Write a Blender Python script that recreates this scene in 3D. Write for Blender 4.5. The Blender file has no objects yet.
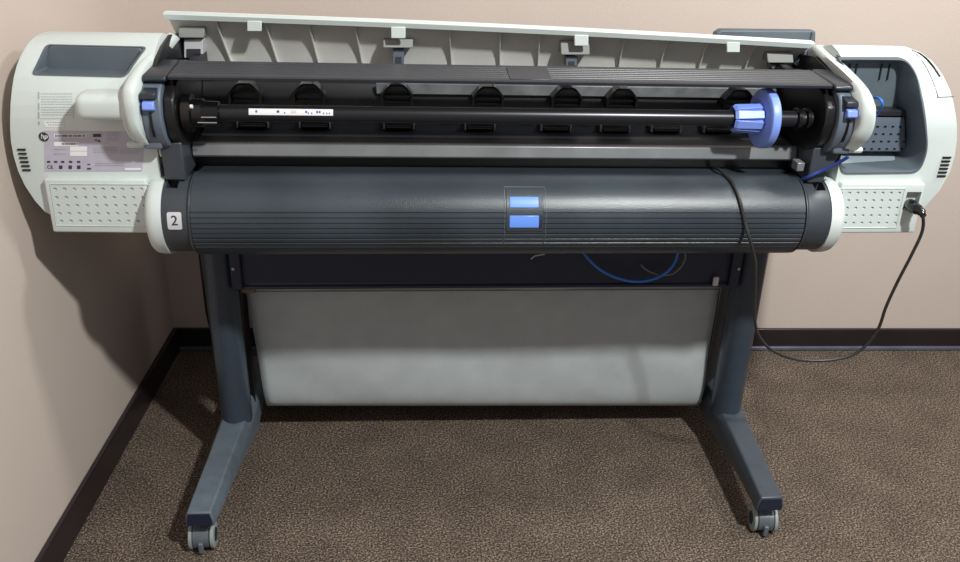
import bpy, bmesh, math, random
from mathutils import Vector, Matrix
random.seed(4)
scn = bpy.context.scene
C = scn.collection
PI = math.pi

# ------------------------------------------------------------------ camera
CAM = Vector((-.182, -1.781, 1.349)); FPX = 856.0
def cam_axes(yaw, pitch, roll):
    yaw, pitch, roll = map(math.radians, (yaw, pitch, roll))
    cy, sy, cp, sp = math.cos(yaw), math.sin(yaw), math.cos(pitch), math.sin(pitch)
    f = Vector((sy*cp, cy*cp, -sp)); r = Vector((cy, -sy, 0)); u = r.cross(f)
    cr, sr = math.cos(roll), math.sin(roll)
    return r*cr+u*sr, u*cr-r*sr, f
RX, UP, FW = cam_axes(5.107, 25.572, 1.910)
cd = bpy.data.cameras.new('camera'); cam = bpy.data.objects.new('camera', cd); C.objects.link(cam)
cd.sensor_width = 36; cd.lens = FPX/960*36; cd.clip_start = .02
mw = Matrix((RX, UP, -FW)).transposed().to_4x4(); mw.translation = CAM
cam.matrix_world = mw
scn.camera = cam
def ray(px, py): return RX*((px-480)/FPX)+UP*((281-py)/FPX)+FW
def atY(px, py, Y):                       # measured pixel -> point on the upright plane y = Y
    d = ray(px, py); return CAM+d*((Y-CAM.y)/d.y)
def atZ(px, py, Z):
    d = ray(px, py); return CAM+d*((Z-CAM.z)/d.z)
def onsurf(px, py, fy, off=0.0):          # measured pixel -> point on the surface y = fy(z)
    Y = -.2
    lo, hi = -.5, .3
    for _ in range(40):
        m = (lo+hi)/2; p = atY(px, py, m)
        if m < fy(p.z)-off: lo = m
        else: hi = m
    return atY(px, py, (lo+hi)/2)

# ------------------------------------------------------------------ materials
def mat(name, col, rough=.5, metal=0, spec=.5, noise=0, nscale=60, bump=0, bscale=400, emit=None):
    m = bpy.data.materials.new(name); m.use_nodes = True
    nt = m.node_tree; N = nt.nodes; L = nt.links; b = N['Principled BSDF']
    c = tuple(((x/255)/12.92 if x/255 <= .04045 else ((x/255+.055)/1.055)**2.4) for x in col)+(1,)
    b.inputs['Base Color'].default_value = c
    b.inputs['Roughness'].default_value = rough; b.inputs['Metallic'].default_value = metal
    b.inputs['Specular IOR Level'].default_value = spec
    tc = N.new('ShaderNodeTexCoord')
    if noise:
        n = N.new('ShaderNodeTexNoise'); n.inputs['Scale'].default_value = nscale; n.inputs['Detail'].default_value = 4
        L.new(tc.outputs['Object'], n.inputs['Vector'])
        r = N.new('ShaderNodeValToRGB'); r.color_ramp.elements[0].position = .3; r.color_ramp.elements[1].position = .7
        r.color_ramp.elements[0].color = tuple(x*(1-noise) for x in c[:3])+(1,)
        r.color_ramp.elements[1].color = tuple(min(1, x*(1+noise)) for x in c[:3])+(1,)
        L.new(n.outputs['Fac'], r.inputs['Fac']); L.new(r.outputs['Color'], b.inputs['Base Color'])
    if bump:
        n = N.new('ShaderNodeTexNoise'); n.inputs['Scale'].default_value = bscale
        L.new(tc.outputs['Object'], n.inputs['Vector'])
        bp = N.new('ShaderNodeBump'); bp.inputs['Strength'].default_value = bump; bp.inputs['Distance'].default_value = .002
        L.new(n.outputs['Fac'], bp.inputs['Height']); L.new(bp.outputs['Normal'], b.inputs['Normal'])
    return m
WHITE = mat('off_white_plastic', (199, 207, 205), .45, noise=.03, nscale=9)
BRK = mat('grey_bracket_plastic', (138, 139, 137), .5)
LIDM = mat('lid_inner_plastic', (205, 205, 200), .5, noise=.06, nscale=14)
RECESS = mat('slate_plastic', (84, 94, 102), .5, noise=.06, nscale=12)
TRAY = mat('light_slate_plastic', (140, 150, 158), .45)
MOON = mat('blue_grey_plastic', (92, 102, 115), .42)
BLACK = mat('black_plastic', (20, 20, 22), .38, bump=.1)
BLACKS = mat('glossy_black_plastic', (16, 16, 18), .22)
DARK = mat('charcoal_plastic', (34, 36, 42), .4)
STRIP = mat('ribbed_cover_plastic', (40, 45, 53), .38, noise=.1, nscale=20)
ROLL = mat('grained_charcoal_plastic', (50, 57, 64), .34, noise=.28, nscale=5, bump=.2, bscale=500)
ENDG = mat('end_cap_plastic', (56, 61, 68), .42, noise=.06, nscale=20)
HOOD = mat('caster_hood_plastic', (88, 95, 102), .4)
FOOTD = mat('shaded_slate_metal', (62, 70, 79), .4, noise=.08, nscale=45)  # right foot: same metal, darkened to carry its shade and lesser wear
STEEL = mat('painted_slate_metal', (52, 62, 74), .3, noise=.07, nscale=30)
FOOTM = mat('lit_worn_slate_metal', (92, 102, 112), .42, noise=.12, nscale=45)  # left foot: wear plus the stronger light on it, put into the colour
NAVY = mat('navy_black_metal', (30, 36, 56), .45)
ROD = mat('spindle_rod_metal', (50, 50, 54), .3, metal=.6)
BLUE = mat('blue_plastic', (122, 148, 226), .4)
BLUEW = mat('blue_window', (100, 142, 228), .25)
LIPM = mat('grey_metal_lip', (126, 128, 130), .34, metal=.3, noise=.15, nscale=12)
PLATE = mat('grey_rear_plate', (96, 98, 100), .3, noise=.3, nscale=25)
CHROME = mat('bright_metal', (190, 190, 190), .3, metal=.9)
FABRIC = mat('grey_basket_fabric', (172, 178, 180), .85, noise=.06, nscale=18, bump=.5, bscale=700)
BLKFAB = mat('black_fabric', (14, 14, 15), .9)
RUBBER = mat('grey_wheel_rubber', (140, 148, 146), .6)
INK = mat('dark_print', (50, 52, 60), .6)
INK2 = mat('faded_print', (158, 160, 166), .6)
PAPERL = mat('silver_label', (176, 172, 186), .45, noise=.05, nscale=60)
PAPERW = mat('white_label', (226, 226, 228), .5)
PALE = mat('pale_panel', (196, 196, 200), .5)
REDP = mat('red_print', (190, 70, 80), .6)
BLUEP = mat('blue_print', (50, 80, 160), .6)
CABLE = mat('black_cable_rubber', (40, 38, 38), .4)
CABG = mat('grey_cable_rubber', (120, 118, 122), .45)
CABB = mat('blue_cable_rubber', (50, 115, 210), .35)
LEAD = mat('navy_cable_rubber', (34, 56, 130), .5)
CREAM = mat('cream_plastic', (200, 205, 180), .5)
BROWN = mat('brown_metal', (96, 84, 74), .5)
SKIRT = mat('baseboard_paint', (38, 31, 34), .3, noise=.15, nscale=8)
SKIRT2 = mat('baseboard_foot_strip', (88, 88, 100), .3, noise=.2, nscale=15)

def wall_mat():
    m = mat('beige_wallpaper', (200, 185, 175), .65, noise=.025, nscale=3, bump=.25, bscale=250)
    return m
WALL = wall_mat()
def carpet_mat():
    m = bpy.data.materials.new('brown_loop_carpet'); m.use_nodes = True
    N = m.node_tree.nodes; L = m.node_tree.links; b = N['Principled BSDF']; b.inputs['Roughness'].default_value = .95
    b.inputs['Specular IOR Level'].default_value = .1
    tc = N.new('ShaderNodeTexCoord')
    n1 = N.new('ShaderNodeTexNoise'); n1.inputs['Scale'].default_value = 230; n1.inputs['Detail'].default_value = 3
    n2 = N.new('ShaderNodeTexNoise'); n2.inputs['Scale'].default_value = 9; n2.inputs['Detail'].default_value = 4
    v = N.new('ShaderNodeTexVoronoi'); v.inputs['Scale'].default_value = 210
    for n in (n1, n2, v): L.new(tc.outputs['Object'], n.inputs['Vector'])
    r = N.new('ShaderNodeValToRGB'); e = r.color_ramp.elements
    e[0].position = .34; e[0].color = (.035, .026, .022, 1); e[1].position = .68; e[1].color = (.36, .275, .215, 1)
    k = r.color_ramp.elements.new(.5); k.color = (.12, .092, .072, 1)
    L.new(n1.outputs['Fac'], r.inputs['Fac'])
    mx = N.new('ShaderNodeMixRGB'); mx.blend_type = 'MULTIPLY'; mx.inputs['Fac'].default_value = 1
    r2 = N.new('ShaderNodeValToRGB'); r2.color_ramp.elements[0].position = .3; r2.color_ramp.elements[0].color = (.8, .8, .8, 1)
    r2.color_ramp.elements[1].position = .7; r2.color_ramp.elements[1].color = (1.1, 1.1, 1.1, 1)
    L.new(n2.outputs['Fac'], r2.inputs['Fac']); L.new(r.outputs['Color'], mx.inputs[1]); L.new(r2.outputs['Color'], mx.inputs[2])
    L.new(mx.outputs['Color'], b.inputs['Base Color'])
    ad = N.new('ShaderNodeMath'); ad.operation = 'SUBTRACT'
    L.new(n1.outputs['Fac'], ad.inputs[0]); L.new(v.outputs['Distance'], ad.inputs[1])
    bp = N.new('ShaderNodeBump'); bp.inputs['Strength'].default_value = .9; bp.inputs['Distance'].default_value = .004
    L.new(ad.outputs[0], bp.inputs['Height']); L.new(bp.outputs['Normal'], b.inputs['Normal'])
    return m
CARPET = carpet_mat()

# ------------------------------------------------------------------ helpers
def link(name, bm, m, parent=None, bevel=0, seg=2, angle=35, smooth=True, bang=40):
    me = bpy.data.meshes.new(name)
    bmesh.ops.recalc_face_normals(bm, faces=bm.faces)
    bm.to_mesh(me); bm.free()
    me.materials.append(m)
    o = bpy.data.objects.new(name, me); C.objects.link(o)
    if smooth:
        for p in me.polygons: p.use_smooth = True
        me.set_sharp_from_angle(angle=math.radians(angle))
    if bevel:
        b = o.modifiers.new('bevel', 'BEVEL'); b.width = bevel; b.segments = seg; b.limit_method = 'ANGLE'
        b.angle_limit = math.radians(bang); b.harden_normals = False
    if parent: o.parent = parent
    return o
def bake(o):                              # freeze modifiers into the mesh
    dg = bpy.context.evaluated_depsgraph_get(); dg.update()
    me = bpy.data.meshes.new_from_object(o.evaluated_get(dg)); o.modifiers.clear(); o.data = me
def carve(o, cutter_bm):
    bmesh.ops.recalc_face_normals(cutter_bm, faces=cutter_bm.faces)
    me = bpy.data.meshes.new('cut'); cutter_bm.to_mesh(me); cutter_bm.free()
    c = bpy.data.objects.new('cut', me); C.objects.link(c)
    md = o.modifiers.new('cut', 'BOOLEAN'); md.operation = 'DIFFERENCE'; md.solver = 'EXACT'; md.object = c
    bake(o)
    bpy.data.objects.remove(c); bpy.data.meshes.remove(me)
    o.data.set_sharp_from_angle(angle=math.radians(35))
def box(bm, x0, x1, y0, y1, z0, z1, mtx=None):
    v = [bm.verts.new((x, y, z)) for x in (x0, x1) for y in (y0, y1) for z in (z0, z1)]
    if mtx is not None:
        for q in v: q.co = mtx @ q.co
    for f in ((0,1,3,2),(4,6,7,5),(0,4,5,1),(2,3,7,6),(0,2,6,4),(1,5,7,3)): bm.faces.new([v[i] for i in f])
def prism(bm, pts, vec):                  # closed polygon pts pushed along vec
    vec = Vector(vec); a = [bm.verts.new(p) for p in pts]; b = [bm.verts.new(Vector(p)+vec) for p in pts]
    bm.faces.new(a); bm.faces.new(b[::-1])
    n = len(a)
    for i in range(n): bm.faces.new((a[i], a[(i+1) % n], b[(i+1) % n], b[i]))
def profx(bm, yz, x0, x1):                # YZ profile pushed along X
    prism(bm, [(x0, y, z) for y, z in yz], (x1-x0, 0, 0))
def tube(bm, pts, r, n=10, cap=True):
    pts = [Vector(p) for p in pts]; rings = []
    up = Vector((0, 0, 1))
    prev = None
    for i, p in enumerate(pts):
        t = (pts[min(i+1, len(pts)-1)]-pts[max(i-1, 0)]).normalized()
        if prev is None:
            a = t.cross(up)
            if a.length < .1: a = t.cross(Vector((1, 0, 0)))
        else: a = prev-t*prev.dot(t)
        a.normalize(); prev = a; b = t.cross(a)
        rr = r[i] if isinstance(r, (list, tuple)) else r
        rings.append([bm.verts.new(p+(a*math.cos(2*PI*k/n)+b*math.sin(2*PI*k/n))*rr) for k in range(n)])
    for A, B in zip(rings, rings[1:]):
        for k in range(n): bm.faces.new((A[k], A[(k+1) % n], B[(k+1) % n], B[k]))
    if cap: bm.faces.new(rings[0]); bm.faces.new(rings[-1][::-1])
def spline(pts, n=8):                     # Catmull-Rom
    P = [Vector(p) for p in pts]; P = [P[0]*2-P[1]]+P+[P[-1]*2-P[-2]]; out = []
    for i in range(1, len(P)-2):
        for k in range(n):
            t = k/n
            out.append(.5*((2*P[i])+(P[i+1]-P[i-1])*t+(2*P[i-1]-5*P[i]+4*P[i+1]-P[i+2])*t*t+(3*P[i]-P[i-1]-3*P[i+1]+P[i+2])*t**3))
    out.append(P[-2]); return out
def lathe_x(bm, prof, cy, cz, n=40):      # prof: (x, r) turned around the X axis through (cy, cz)
    rings = []
    for x, r in prof:
        rings.append([bm.verts.new((x, cy+r*math.cos(2*PI*k/n), cz+r*math.sin(2*PI*k/n))) for k in range(n)])
    for A, B in zip(rings, rings[1:]):
        for k in range(n): bm.faces.new((A[k], A[(k+1) % n], B[(k+1) % n], B[k]))
    bm.faces.new(rings[0][::-1]); bm.faces.new(rings[-1])
def round_poly(pts, r, n=5):              # round the corners of a 2D polygon
    out = []; m = len(pts)
    rs = r if isinstance(r, (list, tuple)) else [r]*m
    for i in range(m):
        p = Vector(pts[i]); a = Vector(pts[i-1])-p; b = Vector(pts[(i+1) % m])-p
        q = min(rs[i], a.length*.45, b.length*.45)
        s, e = p+a.normalized()*q, p+b.normalized()*q
        for k in range(n+1):
            t = k/n; out.append((1-t)**2*s+2*t*(1-t)*p+t*t*e)
    return out
def text_mesh(txt, size, shear=0):
    cu = bpy.data.curves.new('t', 'FONT'); cu.body = txt; cu.size = size; cu.align_x = 'CENTER'; cu.align_y = 'CENTER'
    cu.shear = shear; cu.offset = size*.012
    o = bpy.data.objects.new('t', cu); C.objects.link(o)
    dg = bpy.context.evaluated_depsgraph_get(); dg.update()
    me = bpy.data.meshes.new_from_object(o.evaluated_get(dg)); bpy.data.objects.remove(o)
    bm = bmesh.new(); bm.from_mesh(me); bpy.data.meshes.remove(me); return bm
def thing(name, label, cat, loc, group=None):
    o = bpy.data.objects.new(name, None); C.objects.link(o); o.empty_display_size = .1
    o.location = loc; o['label'] = label; o['category'] = cat
    if group: o['group'] = group
    return o
def keep(root):                           # parts are modelled in world space; rebase them on the root
    bpy.context.view_layer.update()
    for ch in root.children_recursive:
        if ch.parent == root: ch.matrix_parent_inverse = Matrix.Translation(root.location).inverted()
def new(): return bmesh.new()

# ------------------------------------------------------------------ room
ROOM = math.radians(-1.231)
def rm(x, y, z): c, s = math.cos(ROOM), math.sin(ROOM); return Vector((c*x-s*y, s*x+c*y, z))
WX, WY = -.9115, .545
def room_box(name, x0, x1, y0, y1, z0, z1, m, bevel=0):
    bm = new(); box(bm, x0, x1, y0, y1, z0, z1)
    for v in bm.verts: v.co = rm(*v.co)
    o = link(name, bm, m, bevel=bevel); o['kind'] = 'structure'; return o
room_box('floor', WX-.25, 2.6, -3.2, WY+.08, -.05, 0, CARPET)
room_box('wall_back', WX-.08, 2.6, WY, WY+.08, -.05, 2.7, WALL)
def left_box(name, x0, x1, y0, y1, z0, z1, m, bevel=0):
    bm = new(); box(bm, x0, x1, y0, y1, z0, z1); o_ = rm(WX, WY, 0); t = Matrix.Translation(o_) @ Matrix.Rotation(math.radians(-2.2), 4, 'Z')
    for v in bm.verts: v.co = t @ v.co
    o = link(name, bm, m, bevel=bevel); o['kind'] = 'structure'; return o
left_box('wall_left', -.08, 0, -3.7, 0, -.05, 2.7, WALL)
room_box('baseboard_back', WX, 2.6, WY-.012, WY, .0, .072, SKIRT, .003)
left_box('baseboard_left', 0, .014, -3.7, -.012, .0, .078, SKIRT, .003)
room_box('trim_1', WX+.012, 2.6, WY-.024, WY-.012, 0, .014, SKIRT2, .004)

# ------------------------------------------------------------------ printer
PR = thing('large_format_printer', 'wide grey and off-white plotter printer on a wheeled stand by the beige wall', 'printer', (0, 0, 0))

# --- end covers
def capY(z):
    if z < .92: return -.21
    t = min(1, (z-.92)/.136)
    return -.21+.15*(1-math.sqrt(max(0, 1-t*t)))
def capYL(z): return capY(z)
outL = [(160,32.5),(49,31),(42,32.5),(36,36),(30,41),(25,48),(20,57),(16.5,66),(13.5,78),(11.5,92),(10.3,105),(10,118),(10,130),(11,143),(13.5,156),(18,171),(25,186),(35,201),(45,212),(60,219),(165,222)]
outR = [(826,44.5),(890,45),(905,46.5),(920,52),(932,61),(942,74),(950,90),(954.5,108),(957,125),(957,140),(955,155),(950,172),(940,190),(925,207),(905,218),(820,222)]
def cap_body(side, outline, name='side_cover'):
    pts = [onsurf(px, py, capY) for px, py in outline]
    # slip the inner edge to the side frame
    for p in pts:
        if side < 0 and p.x > -.69: p.x = -.648
        if side > 0 and p.x < .69: p.x = .665
    poly = [(p.x, min(p.z, 1.055)) for p in pts]
    bm = new(); bm.faces.new([bm.verts.new((x, 0, z)) for x, z in poly])
    for z in [.92+.136*k for k in (0, .2, .38, .54, .67, .78, .87, .94, .985)]+[.75, .85]:
        bmesh.ops.bisect_plane(bm, geom=bm.verts[:]+bm.edges[:]+bm.faces[:], plane_co=(0, 0, z), plane_no=(0, 0, 1))
    r = bmesh.ops.extrude_face_region(bm, geom=bm.faces[:], use_keep_orig=True)
    nv = set(g for g in r['geom'] if isinstance(g, bmesh.types.BMVert))
    for v in bm.verts:
        x, z = v.co.x, v.co.z
        if v in nv: v.co = Vector((side*.64+(x-side*.64)*.93, .34, .84+(z-.84)*.5))
        else: v.co.y = capY(z)
    o = link(name, bm, WHITE, PR, bevel=.010, seg=4, bang=48); bake(o); return o
capL = cap_body(-1, outL); capR = cap_body(1, outR)

def pocket_outline(pix, r):
    q = [Vector((a, b)) for a, b in pix]; return round_poly(q, r, 6)
def pocket(cap, pix, r, depth, name, m, rim=3.0, taper=.93, floor_shift=(0, 0)):
    ol = pocket_outline(pix, r)
    c = sum(ol, Vector((0, 0)))/len(ol)
    P = [onsurf(p.x, p.y, capY) for p in ol]
    cen = sum(P, Vector())/len(P)
    bm = new()
    yb = -.21+depth
    prism(bm, [(p.x, -.5, p.z) for p in P], (0, .5+yb+.004, 0))
    carve(cap, bm)
    bm = new()
    def ring(f): return [bm.verts.new(f(p)) for p in P]
    shrink = lambda p, s: Vector((cen.x+(p.x-cen.x)*s, p.y, cen.z+(p.z-cen.z)*s))
    def at(s, dy): 
        def f(p):
            q = cen+(p-cen)*1.0
            d = (p-cen); d.y = 0; L = d.length
            q = Vector((p.x, 0, p.z))-d.normalized()*s; q.y = capY(q.z)+dy; return q
        return f
    R = [ring(at(.0002, .003)), ring(at(.0002, -.0025)), ring(at(.004, -.0025)), ring(at(.006, .003))]
    R.append(ring(lambda p: Vector((cen.x+(p.x-cen.x)*taper+floor_shift[0], yb-.006, cen.z+(p.z-cen.z)*taper+floor_shift[1]))))
    n = len(P)
    for A, B in zip(R, R[1:]):
        for k in range(n): bm.faces.new((A[k], A[(k+1) % n], B[(k+1) % n], B[k]))
    bm.faces.new(R[-1])
    return link(name, bm, m, PR)
pocket(capL, [(46,44),(147.5,46.5),(126,77),(31.5,74.5)], [5,5,6,5], .075, 'storage_recess', RECESS, taper=.9)
pk = pocket(capR, [(837,57),(905,57),(917,73),(925,110),(928,150),(919,173),(841,174),(838,158),(860,130),(866,98)], [3,9,12,20,14,10,6,2,4,4], .10, 'storage_recess', RECESS, taper=.9)
# shelf, perforated plate and tray inside the right recess
bm = new()
a = atY(868, 103, -.09); b = atY(905, 113, -.09)
box(bm, .66, b.x-.02, -.15, -.115, b.z+.004, a.z)
link('recess_ledge', bm, DARK, PR, .002)
a = atY(862, 114, -.15); b = atY(910, 152, -.15)
bm = new(); prism(bm, [(.66, -.15, a.z), (a.x+.09, -.15, a.z), (b.x-.008, -.15, b.z), (.66, -.15, b.z)], (0, .035, 0))
pp = link('perforated_plate', bm, MOON, PR, .003); bake(pp)
bm = new()
for j in range(4):
    for i in range(6):
        p = atY(878+i*7.6-j*2.0-8, 127+j*7.4, -.15)
        prism(bm, [(p.x+.0035*math.cos(t*PI/4), -.156, p.z+.0028*math.sin(t*PI/4)) for t in range(8)], (0, .02, 0))
carve(pp, bm)
a = atY(846, 160, -.19); b = atY(915, 171, -.19)
bm = new(); prism(bm, [(a.x, -.2, b.z), (b.x-.01, -.2, b.z), (b.x-.015, -.1, b.z+.022), (a.x, -.1, b.z+.022)], (0, 0, -.012))
link('recess_tray', bm, TRAY, PR, .003)
bm = new()
for x0, x1 in ((848, 855), (880, 888)):
    for px in (x0, x1):
        p = atY(px+2, 64, -.120); q = atY(px-1, 80, -.120)
        bm = new(); prism(bm, [p, p+Vector((.002, 0, 0)), q+Vector((.002, 0, 0)), q], (0, .004, 0)); link('recess_slot', bm, BLACK, PR)

# --- perforated lower boxes
def lower_box(side):
    if side < 0: pts = [(43,179),(160,179.5),(160,233.5),(53,232.5)]
    else: pts = [(826,183),(926,183.5),(914.5,233),(826,233.5)]
    P = [atY(a, b, -.225) for a, b in pts]
    if side < 0:
        P[1].x = P[2].x = -.672
    else: P[0].x = P[3].x = .672
    bm = new(); prism(bm, [(p.x, -.225, p.z) for p in P], (0, .2, 0))
    o = link('lower_side_box', bm, WHITE, PR, .004, 3); bake(o)
    bm = new()
    if side < 0:
        for j, y in enumerate((189, 197.5, 205.5, 213.5, 221)):
            for i in range(10):
                p = atY(55+i*9.6+j*1.6, y, -.225); dimple(bm, p)
    else:
        for j, y in enumerate((193, 200.5, 208, 215.5, 223)):
            for i in range(8):
                p = atY(841.3+i*8.3-j*1.1, y, -.225); dimple(bm, p)
    if side > 0:   # socket bay
        a = atY(907.5, 192, -.225); b = atY(921, 206, -.225)
        prism(bm, [(a.x, -.235, a.z), (b.x-.006, -.235, a.z), (b.x-.008, -.235, b.z-.01), (a.x-.002, -.235, b.z-.01)], (0, .045, 0))
    carve(o, bm)
    # raised border line
    bm = new()
    if side < 0: q = [(50,184),(150,184.5),(150,226.5),(56.5,225.5)]
    else: q = [(836,188.5),(905,188.5),(896,227.5),(836,228)]
    Q = [atY(a, b, -.2258) for a, b in q]
    R = [Vector((p.x, p.y, p.z)) for p in Q]
    tube(bm, R+[R[0]], .0009, 6)
    link('border_ridge', bm, WHITE, o)
    return o
def dimple(bm, p, r=.0036):
    prism(bm, [(p.x+r*math.cos(t*PI/4), -.235, p.z+r*.85*math.sin(t*PI/4)) for t in range(8)], (0, .0135, 0))
lower_box(-1); bxR = lower_box(1)
a = atY(908.5, 193, -.19); b = atY(919, 204, -.19)
bm = new(); box(bm, a.x, b.x, -.192, -.18, b.z-.006, a.z)
so = link('power_socket', bm, BLACKS, PR, .001)
bm = new()
p = atY(912, 196, -.193); box(bm, p.x-.004, p.x+.001, -.194, -.191, p.z-.006, p.z+.003); box(bm, p.x+.006, p.x+.009, -.194, -.191, p.z-.006, p.z+.003)
link('switch_mark', bm, PALE, so)

# --- vents on the outer covers
def vents(pts, n=6):
    (ax, ay), (bx, by), w = pts
    for k in range(n):
        t = k/(n-1); px, py = ax+(bx-ax)*t, ay+(by-ay)*t
        p = onsurf(px, py, capY); q = onsurf(px+w, py, capY)
        bm = new(); box(bm, p.x, q.x, -.2125, -.205, p.z-.0032, p.z); link('vent_slot', bm, BLACK, PR)
vents(((17.5, 148.5), (22.5, 169), 8)); vents(((942.5, 156.5), (937, 175), 8.5))
# hatch seam and slot on the right cover
def surf_line(pix, w=.0012, m=INK, name='seam', h=.0006, parent=None):
    bm = new(); tube(bm, spline([onsurf(a, b, capY, h) for a, b in pix], 6), w, 6); return link(name, bm, m, parent or PR)
surf_line([(916,54),(925,65),(932,79),(938,96),(938.5,97),(954,96.5)], .0006)
bm = new(); pts = spline([onsurf(a, b, capY, .001) for a, b in ((912,50),(922,55),(932,65),(940,76.5))], 6); tube(bm, pts, [.0008]*4+[.0016]*4+[.0022]*(len(pts)-8), 8)
link('slot', bm, BLACK, PR)

# --- stickers on the left cover
def decal(pix, name, m, off=.0006, parent=None, nx=1, ny=4):
    # quad by four measured corners (tl, tr, br, bl)
    tl, tr, br, bl = [Vector(p) for p in pix]; bm = new(); G = []
    for j in range(ny+1):
        row = []
        for i in range(nx+1):
            s, t = i/nx, j/ny; p = (tl*(1-s)+tr*s)*(1-t)+(bl*(1-s)+br*s)*t
            row.append(bm.verts.new(onsurf(p.x, p.y, capY, off)))
        G.append(row)
    for j in range(ny):
        for i in range(nx): bm.faces.new((G[j][i], G[j][i+1], G[j+1][i+1], G[j+1][i]))
    e = bmesh.ops.extrude_face_region(bm, geom=bm.faces[:], use_keep_orig=True)
    for g in e['geom']:
        if isinstance(g, bmesh.types.BMVert): g.co.y += off*.9
    return link(name, bm, m, parent or PR)
def strokes(parent, rects, m, off, name='print'):
    bm = new()
    for x0, y0, x1, y1 in rects:
        P = [onsurf(a, b, capY, off) for a, b in ((x0, y0), (x1, y0), (x1, y1), (x0, y1))]
        prism(bm, P, (0, .0003, 0))
    return link(name, bm, m, parent, smooth=False)
st = decal([(44,130.5),(145,132),(142,171.5),(44.5,171.5)], 'specification_label', PAPERL)
def words(x0, x1, y, h, dens=.8):
    out = []; x = x0
    while x < x1:
        w = random.uniform(1.2, 3.2); out.append((x, y, min(x1, x+w), y+h)); x += w+random.uniform(.4, .9)
    return out
for q in ((54,134,86,137.5),(54,142,78.5,146),(70,146.5,87,151),(70,151.5,87,156),(125,168,141,170)): strokes(st, [q], PAPERW, .001, 'white_field')
dk = []
x = 55
while x < 85: dk.append((x, 134.7, x+.7, 137)); x += random.choice((1.1, 1.5))
x = 62
while x < 77: dk.append((x, 143, x+.7, 145)); x += random.choice((1.1, 1.5))
dk += [(93,134,101,137),(98,140,100,142),(95,139.5,97,141)]
for q in (47,54,61,69,77): dk.append((q, 161, q+3.2, 162.8))
for q in (59,68.5,77): dk += [(q, 165.5, q+3.4, 169)]
dk += [(87,168,91,169.5),(87.5,164,90,165)]
strokes(st, dk, INK, .0013, 'dark_print')
lt = []
for y in (140, 149, 153.5): lt += words(54, 66, y, .7)
for y in (147.5, 149.8, 152): lt += words(93, 118, y, .7)
for y in (148, 150.5, 152.8): lt += words(120, 138, y, .7)
for y in (163, 165): lt += words(95, 124, y, .7)
for y in (133, 135.5, 138, 140): lt += words(106, 119, y, .6)
strokes(st, lt, INK2, .0013, 'fine_print')
# certification mark and round emblem with the two letters
def put_text(txt, px, py, size, m, off, parent, shear=0, fy=capY):
    bm = text_mesh(txt, size, shear); c = onsurf(px, py, fy, off)
    for v in bm.verts: 
        x, y = v.co.x, v.co.y; z = c.z+y; v.co = Vector((c.x+x, fy(z)-off, z))
    return link('lettering', bm, m, parent, smooth=False)
put_text('CE', 50, 167.3, .009, INK, .0013, st)
c = onsurf(43.8, 136.8, capY); bm = new(); prism(bm, [(c.x+.0088*math.cos(t*PI/16), capY(c.z)-.0010, c.z+.0088*math.sin(t*PI/16)) for t in range(32)], (0, .0009, 0))
em = link('round_emblem', bm, INK, PR); put_text('hp', 43.8, 136.5, .0125, PAPERW, .0012, em, .25)
ins = decal([(38,92),(73,92),(73,118.5),(38,118.5)], 'instruction_label', WHITE)
r_ = []
for k, y in enumerate((93.5, 96.5, 99, 101.5, 104, 107, 109.5, 112, 114.5)): r_ += words(41, 72, y, .7)
strokes(ins, r_, INK2, .0010, 'fine_print')
r_ = [(38,92,39.4,99),(38,103,39.4,110),(38,112,39.4,118)]
strokes(ins, r_, INK2, .0010, 'icon_print')
ph = decal([(43,121),(64,121),(64,127),(46,127)], 'support_label', PAPERW)
strokes(ph, words(46, 63, 122, .7)+words(48, 63, 124.5, .7)+[(38.2,121.5,39.4,125)], INK2, .001)

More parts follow.
